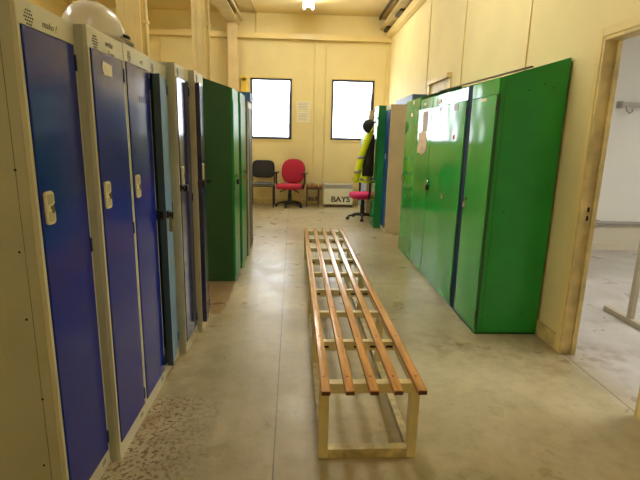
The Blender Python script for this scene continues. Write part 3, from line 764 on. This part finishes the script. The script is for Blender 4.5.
# ------------------------------------------------------------------ hi-vis jacket and cap
t = thing('hi_vis_jacket', 'yellow hi-vis jacket with grey bands hanging on green locker', 'jacket', (1.088, 7.36, .68))
def ring(c, rx, ry, n=20, wob=0.0, ph=0.0):
    return [Vector((c[0] + rx * math.cos(2 * math.pi * i / n) * (1 + wob * math.sin(3 * 2 * math.pi * i / n + ph)), c[1] + ry * math.sin(2 * math.pi * i / n) * (1 + wob * math.sin(4 * 2 * math.pi * i / n + ph * 1.7)), c[2])) for i in range(n)]
spec = [(.90, .035, .012, .04), (.86, .02, .035, .09), (.79, -.005, .052, .14), (.65, -.02, .07, .17), (.50, -.03, .085, .18), (.35, -.04, .095, .19), (.20, -.05, .105, .20), (.08, -.06, .11, .20), (.0, -.06, .112, .20)]
# keep the jacket clear of the locker face (local x <= .06)
body = MB().loft([ring((min(x, .055 - rx), 0, z), rx, ry, 24, .05, z * 9) for z, x, rx, ry in spec]).build('torso', M['hivis'], t, 'all', 1)
MB().loft([ring((x, -.15, z), rx, .06, 20, .07, z * 12) for z, x, rx in ((.78, .01, .04), (.70, -.01, .062), (.56, -.022, .075), (.42, -.03, .084), (.28, -.035, .09), (.16, -.04, .094), (.11, -.04, .09))]).build('lining', M['lining'], t, 'all', 1)['label'] = 'black quilted lining'
def sleeve(pts, name='sleeve'):
    R = []
    for i, (x, y, z, r) in enumerate(pts): R.append(ring((x, y, z), r, r * 1.15, 18, .05, i * 1.9))
    return MB().loft(R).build(name, M['hivis'], t, 'all', 1)
sp = [(.02, -.16, .84, .032), (-.035, -.19, .75, .05), (-.10, -.205, .60, .054), (-.145, -.21, .44, .055), (-.185, -.21, .28, .054), (-.212, -.20, .12, .052), (-.222, -.19, .015, .048)]
sleeve(sp)
sleeve([(.0, .12, .80, .03), (-.03, .17, .72, .055), (-.06, .19, .5, .06), (-.08, .19, .25, .058), (-.08, .18, .10, .05)])
def band(z, k=1.06):
    for a, b_ in zip(sp, sp[1:]):
        if b_[2] <= z <= a[2]:
            f = (z - b_[2]) / (a[2] - b_[2]); p = [b_[i] + f * (a[i] - b_[i]) for i in range(4)]
            return ring((p[0], p[1], z), p[3] * k, p[3] * 1.15 * k, 18, .04)
for z in (.42, .20): MB().loft([band(z - .025), band(z + .025)]).build('reflective_band', M['band'], t, 'all')
MB().loft([ring((-.055, 0, .06), .114, .205, 24, .04), ring((-.055, 0, .10), .112, .205, 24, .04)]).build('reflective_band', M['band'], t, 'all')
MB().tube([(.03, -.03, .88), (.0, -.06, .86), (-.02, -.02, .87), (.0, .05, .88), (.03, .03, .90)], [.02, .028, .03, .028, .02], 12).build('collar', M['hivis'], t, 'all')
MB().tube([(.015, 0, .90), (.03, .0, 1.0), (.036, .0, 1.03)], .006).build('hanging_loop', M['lining'], t, True)
t = thing('black_cap', 'black cap hung above the yellow hi-vis jacket', 'cap', (1.045, 7.10, 1.555))
t.scale = (1.12, 1.12, 1.12)
mt = Matrix.Rotation(math.radians(-60), 4, 'Y')
MB().lathe([(.088, -.02), (.09, .02), (.08, .06), (.055, .09), (.02, .105), (0, .107)], n=24, mtx=mt).build('crown', M['lining'], t, 'all')
br = [[mt @ Vector((.03 + x, w * math.cos(q), -.02 + .005 * math.sin(q))) for q in [2 * math.pi * i / 14 for i in range(14)]] for x, w in ((.04, .085), (.08, .075), (.11, .05), (.12, .02))]
MB().loft(br).build('brim', M['black'], t, 'all')
MB().tube([mt @ Vector((-.08, 0, -.02)), mt @ Vector((-.02, 0, -.06)), Vector((.085, .0, .10)), Vector((.095, .0, .17))], .004).build('strap', M['black'], t, True)

# ------------------------------------------------------------------ sky and camera
w = bpy.data.worlds.new('overcast_sky'); S.world = w; w.use_nodes = True
bg = w.node_tree.nodes['Background']
bg.inputs[0].default_value = (0.90, 0.95, 1.0, 1); bg.inputs[1].default_value = 7.5

fpx, H = 458.5, 1.36
fw = Vector((301 - 320, 138.5 - 240, fpx)).normalized()
dn = Vector((271 - 320, 2080, fpx)); dn = (dn - fw * dn.dot(fw)).normalized()
rt = dn.cross(fw)
# columns of world axes in camera pixel frame (x right, y down, z forward)
def cam_axis(v):  # camera-frame vector -> world
    return Vector((v.dot(rt), v.dot(fw), -v.dot(dn)))
cx, cyv, cz = cam_axis(Vector((1, 0, 0))), cam_axis(Vector((0, -1, 0))), cam_axis(Vector((0, 0, -1)))
cam = bpy.data.cameras.new('camera'); co = bpy.data.objects.new('camera', cam); COL.objects.link(co)
cam.sensor_fit = 'HORIZONTAL'; cam.sensor_width = 36; cam.lens = fpx / 640 * 36; cam.clip_start = .02
mw = Matrix((cx, cyv, cz)).transposed().to_4x4(); mw.translation = (0, 0, H)
co.matrix_world = mw
S.camera = co
S.view_settings.view_transform = 'Standard'; S.view_settings.look = 'None'; S.view_settings.gamma = 1
S.view_settings.use_curve_mapping = False; S.view_settings.exposure = 0.35
try:
    S.cycles.use_denoising = True; S.cycles.max_bounces = 10; S.cycles.diffuse_bounces = 6; S.cycles.sample_clamp_indirect = 8
except Exception: pass
